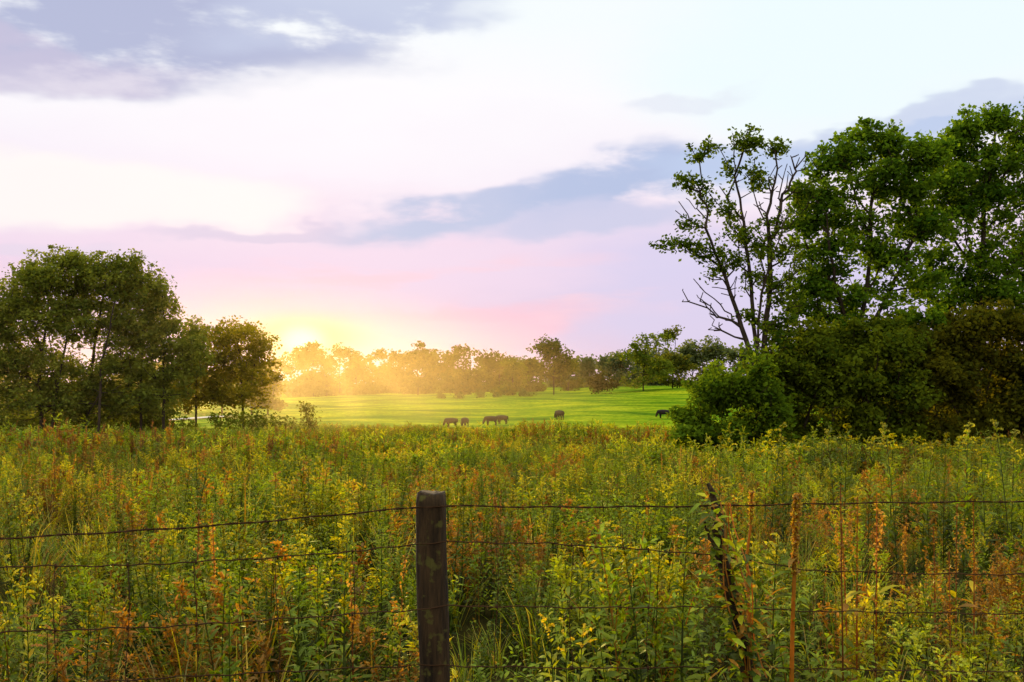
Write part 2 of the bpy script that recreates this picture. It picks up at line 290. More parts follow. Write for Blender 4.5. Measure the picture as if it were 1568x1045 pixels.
def skeleton(trunks,cl,step=.6,jit=.08,tip=.012,minfrac=.25,alpha=.45):
    P=[];par=[];ok=[];PL=[]
    for tr in trunks:
        prev=-1
        for k in range(len(tr)-1):
            a=np.array(tr[k],float);b=np.array(tr[k+1],float); n=max(int(np.linalg.norm(b-a)/step),1)
            for j in range(n+(1 if k==len(tr)-2 else 0)):
                q=a+(b-a)*j/n+rng.normal(size=3)*jit*.5*(0 if k==0 and j==0 else 1)
                PL.append(abs(q[2]-trunks[0][0][2]) if prev<0 else PL[prev]+np.linalg.norm(q-P[prev])); P.append(q); par.append(prev); prev=len(P)-1
                frac=(k+j/n)/(len(tr)-1); ok.append(frac>=minfrac)
    base=np.array(trunks[0][0]); order=np.argsort(np.linalg.norm(cl-base,axis=1))
    cap=len(P)+sum(max(int(np.linalg.norm(cl[i]-base)/step),1)+2 for i in range(len(cl)))
    A=np.zeros((cap,3)); A[:len(P)]=P; PLa=np.zeros(cap); PLa[:len(P)]=PL; oka=np.zeros(cap,bool); oka[:len(P)]=ok; n0=len(P)
    for i in order:
        p=cl[i]; v=p-A[:n0]; dist=np.linalg.norm(v,axis=1); cost=dist*(1+.7*np.clip(-v[:,2]/(dist+1e-6)+.1,0,1))+alpha*PLa[:n0]; cost[~oka[:n0]]=1e9
        j=int(np.argmin(cost)); a=A[j].copy(); D=dist[j]; n=max(int(D/step),1); prev=j
        for q in range(1,n+1):
            t=q/n; pt=a+(p-a)*t+np.array([0,0,-.07*D*math.sin(math.pi*t)])+rng.normal(size=3)*jit*(q<n)
            A[n0]=pt; PLa[n0]=PLa[prev]+np.linalg.norm(pt-A[prev]); oka[n0]=True; par.append(prev); prev=n0; n0+=1
    P=A[:n0]; acc=np.zeros(n0); e=2.3; ch=np.zeros(n0,int)
    for i in par:
        if i>=0: ch[i]+=1
    for i in range(n0-1,-1,-1):
        if ch[i]==0: acc[i]=tip**e
        if par[i]>=0: acc[par[i]]+=acc[i]
    return P,par,acc**(1/e)
def tree(name,trunks,cl,leaf=.13,nl=110,sig=.33,cA=(.03,.075,.01),cB=(.10,.17,.02),tip=.012,bare=None,step=.6,rmax=.4,flat=.75,minfrac=.3,bark=M_bark,jit=.08,sprig=0.0):
    wts=rng.uniform(.5,1.5,len(cl)); sgs=sig*rng.uniform(.55,1.4,len(cl))
    if sprig>0:
        k=int(len(cl)*sprig); s=cl[rng.integers(0,len(cl),k)]; c0=cl.mean(axis=0); dv=s-c0; dv/=np.linalg.norm(dv,axis=1)[:,None]; dv[:,2]+=.2
        s=s+dv*(sig*rng.uniform(.9,1.9,k))[:,None]; cl=np.concatenate([cl,s]); wts=np.concatenate([wts,rng.uniform(.15,.45,k)]); sgs=np.concatenate([sgs,sig*rng.uniform(.35,.7,k)])
    allc=cl if bare is None else np.concatenate([cl,bare])
    P,par,rad=skeleton(trunks,allc,step=step,tip=tip,minfrac=minfrac,jit=jit); rad=np.minimum(rad,rmax)
    Q=tubes(P,par,rad); n=rng.poisson(nl*wts)
    C=np.repeat(cl,n,axis=0); sg=np.repeat(sgs,n)[:,None]
    C=C+ball(len(C),1.7)*sg*1.9*np.array([1,1,flat])
    LQ=leafquads(C,leaf); tone=np.repeat(rng.uniform(0,.6,len(cl)),n)+rng.uniform(0,.4,len(C)); col=np.array(cA)[None]*(1-tone[:,None])+np.array(cB)[None]*tone[:,None]
    V=np.concatenate([Q,LQ]); CC=np.concatenate([np.full((len(Q),3),.05),col]); mi=np.concatenate([np.zeros(len(Q)),np.ones(len(LQ))])
    return mk_quads(name,V,CC,None,mi,[bark,M_leaf])
def onground(px,d):
    x=(px-784)/F*d; return np.array([x,d,G(x,d)-.1])
# left grove
d=75
cG=dict(cA=(.065,.095,.014),cB=(.27,.30,.035)); gk=dict(leaf=.25,nl=88,sig=.52,tip=.018,step=.9,jit=.06,sprig=.25)
tree('deciduous_tree',[[onground(65,d),W(60,590,d),W(70,500,d),W(75,420,d)],[onground(75,d),W(90,580,d),W(105,500,d)]],
  clusters_from([(75,425,50,33,42),(35,450,40,32,36),(60,480,52,36,40),(10,490,38,42,38),(100,490,40,42,34),(5,560,50,54,52),(95,402,34,14,16),(55,550,48,42,44),(70,605,55,32,36),(-40,520,50,80,40),(20,620,50,30,26)],d),**gk,**cG)
tree('deciduous_tree',[[onground(130,d+2),W(135,590,d+2),W(150,500,d+2),W(165,410,d+2)],[onground(150,d),W(155,560,d),W(175,470,d)]],
  clusters_from([(140,412,42,26,30),(177,410,34,22,22),(150,450,50,34,36),(192,452,40,38,32),(115,450,34,34,24),(185,505,42,36,38),(105,585,46,36,34),(165,575,46,42,44),(205,428,22,18,14),(150,615,60,28,34),(130,505,22,34,10)],d+2),**gk,**cG)
tree('deciduous_tree',[[onground(215,d+3),W(215,590,d+3),W(222,500,d+3),W(228,430,d+3)],[onground(250,d+3),W(250,570,d+3),W(252,500,d+3)]],
  clusters_from([(228,452,34,28,32),(248,480,26,38,28),(215,500,44,36,38),(252,535,36,42,40),(200,560,52,38,42),(245,595,48,36,40),(292,540,26,46,30),(215,615,50,26,26)],d+3),**gk,**cG)
d=90; gk=dict(leaf=.28,nl=74,sig=.55,tip=.018,step=1,jit=.06,sprig=.25)
tree('deciduous_tree',[[onground(300,d),W(300,590,d),W(302,520,d)]],clusters_from([(302,518,20,22,18),(288,560,28,30,28),(318,570,25,28,24),(285,605,36,22,26),(328,600,28,22,20)],d),**gk,cA=(.09,.10,.008),cB=(.34,.28,.012))
tree('deciduous_tree',[[onground(372,d),W(372,610,d),W(368,560,d),W(362,510,d)],[W(372,600,d),W(395,550,d)]],
  clusters_from([(365,511,40,14,26),(338,530,28,26,22),(395,528,22,26,20),(350,565,36,26,26),(392,570,32,24,24),(378,600,48,24,32),(365,545,30,20,14)],d),**gk,cA=(.10,.11,.008),cB=(.38,.31,.012))
def shrub(name,lobes,d,leaf,nl,sig,cA,cB,mul=1.0,**k):
    cl=clusters_from(lobes,d,.9,mul); cl=np.array([c for c in cl if c[2]>G(c[0],c[1])+.1])
    ws=[onground(px,d) for px in np.linspace(min(l[0] for l in lobes),max(l[0] for l in lobes),max(2,len(lobes)))]
    tr=[[w,w+np.array([rng.normal()*.2,rng.normal()*.2,1.2])] for w in ws]
    return tree(name,tr,cl,leaf=leaf,nl=nl,sig=sig,cA=cA,cB=cB,tip=.01,minfrac=0,rmax=.08,**k)
shrub('understory_shrubs',[(-60,620,50,50,20),(20,645,48,22,24),(90,645,48,26,26),(160,640,48,28,26),(230,645,42,24,24),(270,655,30,8,6),(350,648,34,14,12),(400,650,34,10,9)],80,.24,80,.5,(.04,.06,.006),(.16,.17,.014))
shrub('understory_shrubs',[(470,650,22,12,10),(470,632,14,12,6)],95,.24,50,.4,(.08,.09,.01),(.2,.17,.02))
# right: half dead tree
d=35
cl=clusters_from([(1090,228,20,7,6),(1130,220,26,8,9),(1165,218,14,7,5),(1200,228,24,10,8),(1070,240,12,7,3),(1045,275,14,10,5),(1080,285,28,14,7),(1135,265,34,20,9),(1165,280,26,16,6),(1095,320,26,16,7),(1130,350,40,30,15),(1065,345,18,10,4),
 (1030,375,26,9,8),(1065,385,26,12,8),(1110,395,34,24,14),(1160,375,30,26,12),(1190,345,28,26,10),(1205,400,32,32,16),(1165,430,34,28,13),(1205,455,34,34,20),(1140,480,20,18,5),(1195,510,40,32,24),(1095,415,18,10,4),(1225,300,16,30,9)],d,1.0)
bare=np.concatenate([clusters_from([(1205,260,34,34,34),(1160,300,50,50,30),(1228,235,12,8,7),(1050,320,25,18,10),(1085,450,42,30,24),(1060,460,20,8,7),(1100,500,25,18,14),(1130,400,60,60,24),(1190,320,34,44,22)],d,.8),clusters_from([(1095,485,28,25,14)],d,.5)])
tree('half_dead_tree',[[onground(1160,d),W(1155,560,d),W(1130,480,d),W(1105,410,d),W(1080,350,d-.5)],[onground(1165,d),W(1160,560,d),W(1150,440,d),W(1140,340,d),W(1125,270,d+.5)],[onground(1172,d+.3),W(1170,540,d),W(1180,430,d+.3),W(1175,330,d),W(1190,260,d)],[W(1160,560,d),W(1165,450,d-.3),W(1190,380,d-.5),W(1210,310,d-.8)]],
  cl,leaf=.15,nl=36,sig=.22,cA=(.02,.055,.006),cB=(.11,.17,.010),tip=.015,bare=bare,step=.4,jit=.035,minfrac=.3,rmax=.15,sprig=.25)
cR=dict(cA=(.02,.065,.006),cB=(.16,.27,.014)); rk=dict(leaf=.19,nl=68,sig=.31,tip=.014,sprig=.5)
d=38
tree('deciduous_tree',[[onground(1310,d),W(1315,520,d),W(1330,420,d),W(1335,300,d),W(1340,235,d)],[W(1315,560,d),W(1280,440,d-.5),W(1265,330,d-1)],[W(1320,520,d),W(1390,400,d),W(1400,300,d+1)]],
  clusters_from([(1345,218,30,16,17),(1325,205,12,10,6),(1300,238,34,20,17),(1262,260,25,16,11),(1380,240,32,24,18),(1425,236,28,22,14),(1330,278,50,30,26),(1265,308,40,32,24),(1240,345,28,30,16),(1390,293,48,34,28),(1310,350,58,34,28),(1260,400,46,38,28),(1350,395,60,28,22),(1245,455,40,34,28),(1320,455,55,30,24),(1410,345,45,34,22),(1400,430,44,30,16),(1400,490,60,26,22),(1290,495,50,24,20)],d),**rk,**cR)
d=40
tree('deciduous_tree',[[onground(1500,d),W(1500,520,d),W(1500,400,d),W(1515,280,d),W(1525,210,d)],[W(1500,500,d),W(1420,450,d-1),W(1400,400,d-1.5)],[W(1500,480,d),W(1570,380,d),W(1600,280,d)]],
  clusters_from([(1525,186,24,16,15),(1488,202,25,16,15),(1560,220,33,28,22),(1455,226,28,20,16),(1515,252,48,32,30),(1450,278,42,30,24),(1580,290,55,50,40),(1500,315,60,38,36),(1440,340,50,34,24),(1560,380,60,50,42),(1475,400,58,34,30),(1440,440,40,24,14),(1540,450,70,45,48),(1600,200,40,40,22),(1640,280,60,70,30),(1640,420,70,70,30),(1480,460,50,26,20)],d),**rk,**cR)
sR=((.035,.065,.006),(.16,.20,.011))
def scat_lobes(px0,px1,topf,bot,n,rmin,rmax,per):
    o=[]
    for i in range(n):
        px=px0+(px1-px0)*((i*.618034)%1); r=rng.uniform(rmin,rmax); t=topf(px); py=t+r*.7+(bot-t-r*.7)*rng.uniform(0,1)**1.1; o.append((px,py,r,r*rng.uniform(.6,.9),max(2,int(per*(r/20)**2)),rng.uniform(-.8,.8)))
    return o
shrub('large_shrub',scat_lobes(1050,1190,lambda p:np.interp(p,[1030,1060,1100,1140,1170,1200],[660,600,562,540,528,530]),690,46,10,28,6),33,.16,60,.25,(.035,.08,.006),(.16,.24,.012),jit=.05,sprig=.4)
shrub('large_shrub',scat_lobes(1180,1400,lambda p:np.interp(p,[1180,1210,1260,1330,1400],[530,500,485,490,490]),690,90,14,36,5),35,.17,66,.27,*sR,sprig=.4)
shrub('large_shrub',scat_lobes(1380,1720,lambda p:np.interp(p,[1380,1450,1500,1600,1720],[500,480,470,450,460]),690,90,18,46,4.6),36.5,.18,66,.31,(.035,.05,.006),(.17,.16,.010),sprig=.4)
# distant trees
def ftree(name,px,top,w,base,d,dens=1.0,cA=(.03,.055,.012),cB=(.10,.13,.02),airy=False):
    h=base-top; lob=[]
    for i in range(11):
        a=rng.uniform(-1,1); hh=rng.uniform(.18,.93) if airy else rng.uniform(.12,.86); ww=w*.5
        rr=w*rng.uniform(.16,.26); px_=px+a*(ww-rr)*(1.2-hh*.35); py_=base-h*hh
        lob.append((px_,max(py_,top+rr*.7),rr,rr*.65,int(8*dens)))
    lob.append((px,top+w*.16,w*.2,w*.15,int(7*dens)))
    sc=d/300
    return tree(name,[[onground(px,d),W(px,base-h*.3,d),W(px+rng.normal()*3,top+h*.25,d)]],clusters_from(lob,d),leaf=.85*sc,nl=38 if not airy else 24,sig=1.0*sc,cA=cA,cB=cB,tip=.035,step=2,rmax=.5,flat=.7,jit=.2)
fcol=dict(cA=(.035,.055,.010),cB=(.16,.165,.02))
ftree('deciduous_tree',712,525,76,608,290,1.3,**fcol); ftree('deciduous_tree',785,548,66,608,280,1.2,cA=(.05,.09,.006),cB=(.18,.21,.012))
ftree('deciduous_tree',848,518,80,605,300,1.6,airy=True,**fcol); ftree('deciduous_tree',985,507,100,603,290,1.6,airy=True,cA=(.05,.09,.01),cB=(.19,.23,.022))
ftree('deciduous_tree',1030,500,72,603,300,1.5,airy=True,**fcol); ftree('deciduous_tree',640,525,76,608,310,1.4,**fcol)
shrub('round_shrub',[(922,585,20,14,14),(912,592,12,8,6),(934,592,12,8,6)],285,.8,60,.9,(.03,.035,.01),(.10,.09,.015))
shrub('field_shrubs',[(675,607,8,5,4),(705,608,10,4,4),(735,607,10,5,4),(765,608,8,4,3),(800,604,18,5,8),(820,606,6,3,3)],270,.7,45,.6,(.035,.07,.01),(.11,.16,.02))
def mass(name,specs,d,cA,cB,seed_n=1.0):
    Vs=[];Cs=[];Ms=[]
    for (px,top,w,base) in specs:
        h=base-top; lob=[]
        for i in range(7):
            rr=w*rng.uniform(.2,.34); lob.append((px+rng.uniform(-.34,.34)*w,base-h*rng.uniform(.1,.85)+rr*.2,rr,rr*.8,int(9*seed_n)))
        lob.append((px,top+w*.2,w*.28,w*.18,int(10*seed_n)))
        cl=clusters_from(lob,d+rng.uniform(-.04,.04)*d)
        P,par,rad=skeleton([[onground(px,d),W(px,base-h*.5,d),W(px,top+h*.3,d)]],cl,step=3,tip=.04,jit=.2)
        Q=tubes(P,par,np.minimum(rad,.5),4); n=rng.poisson(32*rng.uniform(.5,1.5,len(cl))); C=np.repeat(cl,n,axis=0)+ball(n.sum(),1.9)*np.array([1,1,.75])*2.3*d/300
        LQ=leafquads(C,1.0*d/300); tn=(rng.uniform(0,.5)*.6+np.repeat(rng.uniform(0,.5,len(cl)),n)+rng.uniform(0,.3,len(C)))[:,None]
        Vs+=[Q,LQ]; Cs+=[np.full((len(Q),3),.05),np.array(cA)[None]*(1-tn)+np.array(cB)[None]*tn]; Ms+=[np.zeros(len(Q)),np.ones(len(LQ))]
    return mk_quads(name,np.concatenate(Vs),np.concatenate(Cs),None,np.concatenate(Ms),[M_bark,M_leaf])
mass('distant_tree_line',[(430,550,50,622),(455,535,50,620),(480,525,50,618),(520,528,50,616),(545,542,45,615),(580,535,55,612),(610,538,50,610),(665,535,55,608),(690,540,50,608),(740,536,55,606),(765,545,50,606),(600,575,60,612),(560,575,60,614),(815,550,55,604),(640,580,60,609),(500,565,60,617),(870,552,50,602),(720,570,60,608),(780,570,60,606)],330,(.04,.06,.010),(.16,.165,.018))
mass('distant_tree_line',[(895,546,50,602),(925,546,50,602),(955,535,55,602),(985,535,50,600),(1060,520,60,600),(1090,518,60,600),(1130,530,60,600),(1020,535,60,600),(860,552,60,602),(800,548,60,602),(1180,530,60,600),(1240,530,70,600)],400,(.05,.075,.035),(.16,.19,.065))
mass('distant_tree_line',[(-60,530,90,640),(0,550,70,635),(50,560,60,635),(100,560,60,635),(150,560,60,635),(205,560,60,633),(255,555,55,630),(300,560,50,626),(340,565,45,624),(385,560,45,622),(410,570,40,622),(-140,530,90,640)],190,(.04,.055,.006),(.17,.16,.01),1.1)
mass('background_thicket',[(80,585,60,650),(130,585,60,650),(185,585,60,650),(30,590,60,650),(235,590,50,650)],112,(.04,.06,.008),(.16,.17,.012),1.0)
mass('background_thicket',[(1200,500,120,640),(1280,490,120,640),(1360,485,120,640),(1440,480,120,640),(1520,470,130,640),(1620,470,140,640),(1320,540,120,650),(1420,550,120,650),(1520,540,120,650)],62,(.025,.045,.006),(.10,.12,.01),1.8)
pts=[(-56.5,160),(-55.2,166),(-54.2,176),(-53.0,184)]
v=[];f=[]
for i,(x,y) in enumerate(pts): v+=[(x-1.5,y,max(G(x-1.5,y),G(x,y))+.15),(x+1.5,y,max(G(x+1.5,y),G(x,y))+.15)]
for i in range(len(pts)-1): f.append((2*i,2*i+1,2*i+3,2*i+2))
mk('farm_lane',v,f,[M_lane])
# ------------------------------------------------ fence
def tube(name_v,pts,rads,ns=8):
    v=[];f=[]; n=len(pts)
    for k,p in enumerate(pts):
        p=Vector(p); a=Vector(pts[max(k-1,0)]); b_=Vector(pts[min(k+1,n-1)]); d=(b_-a).normalized(); u=d.orthogonal() if k==0 else (u-d*u.dot(d)); u.normalize(); w=d.cross(u)
        for j in range(ns):
            an=2*math.pi*j/ns; v.append(p+(u*math.cos(an)+w*math.sin(an))*rads[k])
    for k in range(n-1):
        for j in range(ns):
            a=k*ns+j; b_=k*ns+(j+1)%ns; f.append((a,b_,b_+ns,a+ns))
    f.append(tuple(range(ns))[::-1]); f.append(tuple((n-1)*ns+j for j in range(ns))); return v,f
def join(parts):
    V=[];Fc=[]
    for v,f in parts:
        o=len(V); V+=list(v); Fc+=[tuple(i+o for i in q) for q in f]
    return V,Fc
fence=bpy.data.objects.new('barbed_wire_fence',None); link(fence)
PX,PY=W(663,700,3.66)[:2]
def post(x,y,top,r=.056):
    v=[];f=[];ns=20;zs=np.linspace(-.3,top,44)
    for k,z in enumerate(zs):
        for j in range(ns):
            a=2*math.pi*j/ns; sq=1/max(abs(math.cos(a)),abs(math.sin(a))); rr=r*(.35*min(sq,1.25)+.65)
            rr*=1+.07*mnoise.noise(Vector((math.cos(a)*2.2,math.sin(a)*2.2,z*3.0)))+.08*mnoise.noise(Vector((math.cos(a)*7,math.sin(a)*7,z*2.5)))
            if k==len(zs)-1: rr*=.93
            zz=z+(.016*mnoise.noise(Vector((math.cos(a)*2,math.sin(a)*2,5))) if k>=len(zs)-2 else 0)
            v.append((x+rr*math.cos(a)+.008*math.sin(z*4),y+rr*math.sin(a),zz))
    for k in range(len(zs)-1):
        for j in range(ns):
            a=k*ns+j;b_=k*ns+(j+1)%ns; f.append((a,b_,b_+ns,a+ns))
    c=len(v); v.append((x,y,top-.006))
    for j in range(ns): f.append(((len(zs)-1)*ns+j,(len(zs)-1)*ns+(j+1)%ns,c))
    return v,f
def fpart(name,vf,mat,smooth=True):
    o=mk(name,vf[0],vf[1],[mat],smooth=smooth); o.parent=fence; return o
fpart('main_post',post(PX,PY,1.243),M_post)
Lend=np.array([-1.53-1.24*1.2,2.98-.68*1.2]); Rend=np.array([3.6,4.1])
fpart('side_post_a',post(Lend[0],Lend[1],1.3),M_post); fpart('side_post_b',post(Rend[0],Rend[1],1.25),M_post)
def fence_d(px):
    t=(px-784)/F
    if px<663: a=np.array([-1.53,2.98]); dlt=np.array([PX,PY-.06])-a
    else: a=np.array([PX,PY-.06]); dlt=np.array([2.01,3.91])-a
    s=(t*a[1]-a[0])/(dlt[0]-t*dlt[1]); return a[1]+s*dlt[1]
wires=[[(-260,845),(0,825),(160,816),(320,806),(480,792),(640,777),(690,775),(850,777),(1000,776),(1095,775),(1300,771),(1568,768),(1800,766)],
 [(-260,885),(0,868),(200,866),(420,854),(560,843),(640,833),(690,830),(850,833),(990,842),(1110,852),(1230,873),(1400,879),(1568,880),(1800,882)],
 [(-260,985),(0,968),(250,960),(450,947),(640,934),(690,928),(900,931),(1100,930),(1230,936),(1568,941),(1800,945)],
 [(-260,1075),(0,1055),(250,1038),(450,1028),(640,1019),(690,1020),(900,1024),(1100,1022),(1568,1030),(1800,1035)],
 [(-260,1170),(0,1140),(640,1090),(690,1090),(1100,1095),(1568,1105),(1800,1110)]]
def interp(wr,px): return float(np.interp(px,[a for a,_ in wr],[b_ for _,b_ in wr]))
for wi,wr in enumerate(wires):
    parts=[]
    pxs=np.arange(-250,1800,9.0); pts=[]
    for px in pxs:
        p=W(px,interp(wr,px)+.8*math.sin(px*.05+wi),fence_d(px)); pts.append(p)
    for ph in ((0,math.pi) if wi==0 else (0,)):
        q=[p+np.array([0,math.cos(i*1.1+ph)*.0018,math.sin(i*1.1+ph)*.0018]) for i,p in enumerate(pts)]
        parts.append(tube('',q,[.0018 if wi==0 else .0023]*len(q),5))
    if wi==0:
        for i in range(3,len(pts)-3,5):
            p=pts[i]
            for s in range(4):
                dd=np.array([rng.normal()*.4,rng.normal(),rng.normal()]); dd/=np.linalg.norm(dd); parts.append(tube('',[p-dd*.003,p+dd*.015],[.0015,.0004],4))
            parts.append(tube('',[p-np.array([.006,0,0]),p+np.array([.006,0,0])],[.004,.004],6))
    fpart('wire_%d'%(wi+1),join(parts),M_wire)
parts=[]
for px in (-150,-30,85,195,300,425,540,760,875,993,1340,1570,1690):
    d_=fence_d(px); p0=W(px,interp(wires[1],px),d_); q=[p0+np.array([.008*math.sin(k*1.3+px),0,-(p0[2]-.08)*k/9]) for k in range(10)]
    parts.append(tube('',q,[.0014]*10,5))
    for wr in wires[1:]:
        p=W(px,interp(wr,px),d_); parts.append(tube('',[p-np.array([0,0,.007]),p+np.array([0,0,.007])],[.0035,.0035],6))
fpart('stay_wires',join(parts),M_wire)
def stick(name,pl,rads,mat,knob=0):
    pts=[];rr=[]
    for k in range(len(pl)-1):
        a=W(*pl[k]);b_=W(*pl[k+1])
        for j in range(8):
            t=j/8; pts.append(a+(b_-a)*t+rng.normal(size=3)*.003); rr.append((rads[k]*(1-t)+rads[k+1]*t)*rng.uniform(.75,1.25))
    return tube('',pts,rr,9)
dd=3.72
mk('dead_branch',*join([stick('',[(1087,742,dd),(1098,790,dd),(1101,830,dd),(1112,880,dd),(1125,930,dd),(1140,1000,dd),(1150,1180,dd)],[.008,.017,.022,.024,.026,.028,.032],M_post),
  stick('',[(1078,798,dd),(1088,825,dd),(1108,862,dd)],[.004,.006,.009],M_post)]),[M_post],smooth=True)
def seedstalk(name,pts,r,seeds,t1,cols):
    b=B(); vv=[Vector(W(*p)) for p in pts]; vv=vv[::-1]; b.stem(vv,r*.7,cols[0],r*.4)
    for i in range(seeds):
        u=random.random(); t=1-t1*u; q=at(vv,t); rr=r*(.55+.45*math.sin(math.pi*min(u*1.1+.15,1)))*(1+.3*math.sin(u*40)); a=R(0,6.28); b.bit(q+Vector((math.cos(a)*rr,math.sin(a)*rr,0))*random.uniform(.4,1.15),r*.45,cv(random.choice(cols),.4))
    for i in range(14):
        t=R(.15,.6); b.leaf(at(vv,t),rd(R(-.3,.7)),R(.06,.12),.03,.04,cv(random.choice([YG,BR,GR])))
    return mk(name,b.v,b.f,[M_weed],b.c)
seedstalk('mullein_stalk',[(1221,757,3.78),(1219,800,3.78),(1216,880,3.78),(1213,960,3.78),(1210,1160,3.78)],.015,1300,.5,[OR,YE,BR,TN])
seedstalk('mullein_stalk',[(1151,752,dd+.05),(1150,800,dd+.05),(1143,850,dd+.05),(1146,915,dd+.05),(1150,1100,dd+.1)],.011,450,.27,[BR,YG,RB,YE])
b=B()
for i in range(340):
    t=random.random()**.7; px=1090+60*t+random.gauss(0,8+20*t); py=755+300*t; p=Vector(W(px,py,3.66+random.gauss(0,.05))); L=R(.03,.065); b.leaf(p,rd(R(-.6,.8)),L,L*.5,L*.3,cv(random.choice([GR,LG,DG,BR,DG])))
for s in range(5):
    q=[Vector(W(1090+s*8+50*t+6*math.sin(t*9+s),770+270*t,3.67+.03*math.sin(t*7+s*2))) for t in np.linspace(0,1,14)]; b.stem(q,.003,cv(BR),.003)
mk('climbing_vine',b.v,b.f,[M_weed],b.c)
# ------------------------------------------------ cattle
def cowmesh(pose):
    neck=[(.92,0,.95,.28),(1.12,0,.68,.20),(1.24,0,.42,.16),(1.34,0,.17,.11)]
    v=[(-.68,0,1.0,.40),(-.1,0,.90,.48),(.50,0,.95,.46)]; e=[(0,1),(1,2)]
    p=2
    for n in neck: v.append(n); e.append((p,len(v)-1)); p=len(v)-1
    head=len(v)-2
    for s in (-1,1):
        hx=v[head]; v.append((hx[0]-.08,s*.17,hx[2]+.12,.04)); e.append((head,len(v)-1)); v.append((hx[0]-.1,s*.27,hx[2]+.12,.03)); e.append((len(v)-2,len(v)-1))
        ch=[(-.72,s*.16,.80,.24),(-.58,s*.17,.60,.15),(-.78,s*.17,.38,.085),(-.74,s*.17,.12,.07),(-.71,s*.17,.03,.08)]; q=0
        for c in ch: v.append(c); e.append((q,len(v)-1)); q=len(v)-1
        ch=[(.50,s*.15,.68,.21),(.53,s*.16,.38,.095),(.50,s*.16,.12,.07),(.53,s*.16,.03,.08)]; q=2
        for c in ch: v.append(c); e.append((q,len(v)-1)); q=len(v)-1
    ch=[(-1.04,0,1.15,.06),(-1.10,0,.8,.03),(-1.10,0,.45,.05)]; q=0
    for c in ch: v.append(c); e.append((q,len(v)-1)); q=len(v)-1
    m=bpy.data.meshes.new('cow_'+pose); m.from_pydata([a[:3] for a in v],e,[]); m.materials.append(M_cow); return m,[a[3] for a in v]
def cow(px,basepy,ang,pose='graze',sc=1.0):
    best=min(np.arange(135,200,.5),key=lambda d_:abs(W(px,basepy,d_)[2]-G((px-784)/F*d_,d_))); x=(px-784)/F*best
    m,r=cowmesh(pose); o=link(bpy.data.objects.new('cow',m)); md=o.modifiers.new('skin','SKIN')
    sv=m.skin_vertices[0].data
    for i,rr in enumerate(r): sv[i].radius=(rr,rr*.85 if i<3 else rr)
    sv[0].use_root=True; md.use_smooth_shade=True
    s=o.modifiers.new('sub','SUBSURF'); s.levels=2; s.render_levels=2
    o.location=(x,best,G(x,best)-.03); o.rotation_euler=(0,0,math.radians(ang)); o.scale=(sc*.9,sc,sc*1.08)
cow(691,655,155,sc=1.1); cow(712,654,250,sc=1.06); cow(752,652,200,sc=1.08); cow(769,650,150,sc=1.06); cow(857,643,120,'graze',1.15); cow(1016,641,155,sc=1.1)
# ------------------------------------------------ bank of evening haze (soft-edged volume)
m,nt,out=newmat('haze_volume'); N=nt.nodes; L=nt.links; vs=N.new('ShaderNodeVolumeScatter'); vs.inputs['Anisotropy'].default_value=.68; vs.inputs['Color'].default_value=(1,.66,.26,1)
tc=N.new('ShaderNodeTexCoord'); gt=N.new('ShaderNodeTexGradient'); gt.gradient_type='SPHERICAL'; L.new(tc.outputs['Object'],gt.inputs[0])
m3=N.new('ShaderNodeMath'); m3.operation='MULTIPLY'; m3.inputs[1].default_value=.0023; L.new(gt.outputs['Fac'],m3.inputs[0]); L.new(m3.outputs[0],vs.inputs['Density'])
L.new(vs.outputs[0],out.inputs['Volume'])
bm=bmesh.new(); bmesh.ops.create_icosphere(bm,subdivisions=3,radius=1); me=bpy.data.meshes.new('haze'); bm.to_mesh(me); bm.free(); me.materials.append(m)
ho=link(bpy.data.objects.new('haze',me)); ho.location=(-42,180,-2); ho.scale=(66,168,18)
# ------------------------------------------------ sky & sun
SAZ=math.atan((462-784)/F); SEL=math.radians(5.5)
w=bpy.data.worlds.new('World'); S.world=w; w.use_nodes=True; nt=w.node_tree; nt.nodes.clear(); N=nt.nodes; L=nt.links
out=N.new('ShaderNodeOutputWorld'); tc=N.new('ShaderNodeTexCoord'); sp=N.new('ShaderNodeSeparateXYZ'); L.new(tc.outputs['Generated'],sp.inputs[0])
def math_(op,a,b=None):
    n=N.new('ShaderNodeMath'); n.operation=op
    for i,q in enumerate((a,b)):
        if q is None: continue
        if isinstance(q,(int,float)): n.inputs[i].default_value=q
        else: L.new(q,n.inputs[i])
    return n.outputs[0]
az=math_('ARCTAN2',sp.outputs[0],sp.outputs[1]); el=math_('ARCSINE',sp.outputs[2])
cb=N.new('ShaderNodeCombineXYZ'); L.new(az,cb.inputs[0]); L.new(el,cb.inputs[1])
def noise_(scale,stretch,detail=6,off=0,rough=.55):
    mp=N.new('ShaderNodeMapping'); mp.inputs['Scale'].default_value=stretch; mp.inputs['Location'].default_value=(off,off,0); L.new(cb.outputs[0],mp.inputs[0])
    n=N.new('ShaderNodeTexNoise'); n.noise_dimensions='2D'; n.inputs['Scale'].default_value=scale; n.inputs['Detail'].default_value=detail; n.inputs['Roughness'].default_value=rough; L.new(mp.outputs[0],n.inputs[0]); return n
wn=noise_(5,(1,2.6,1),4,2.3)
wv=N.new('ShaderNodeVectorMath'); wv.operation='SUBTRACT'; L.new(wn.outputs['Color'],wv.inputs[0]); wv.inputs[1].default_value=(.5,.5,.5)
wc=N.new('ShaderNodeVectorMath'); wc.operation='MULTIPLY_ADD'; L.new(wv.outputs[0],wc.inputs[0]); wc.inputs[1].default_value=(.16,.07,0); L.new(cb.outputs[0],wc.inputs[2]); COORD=wc.outputs[0]
def AE(px,py):
    a=math.atan((px-784)/F); return a, math.atan((HY-py)/F*math.cos(a))
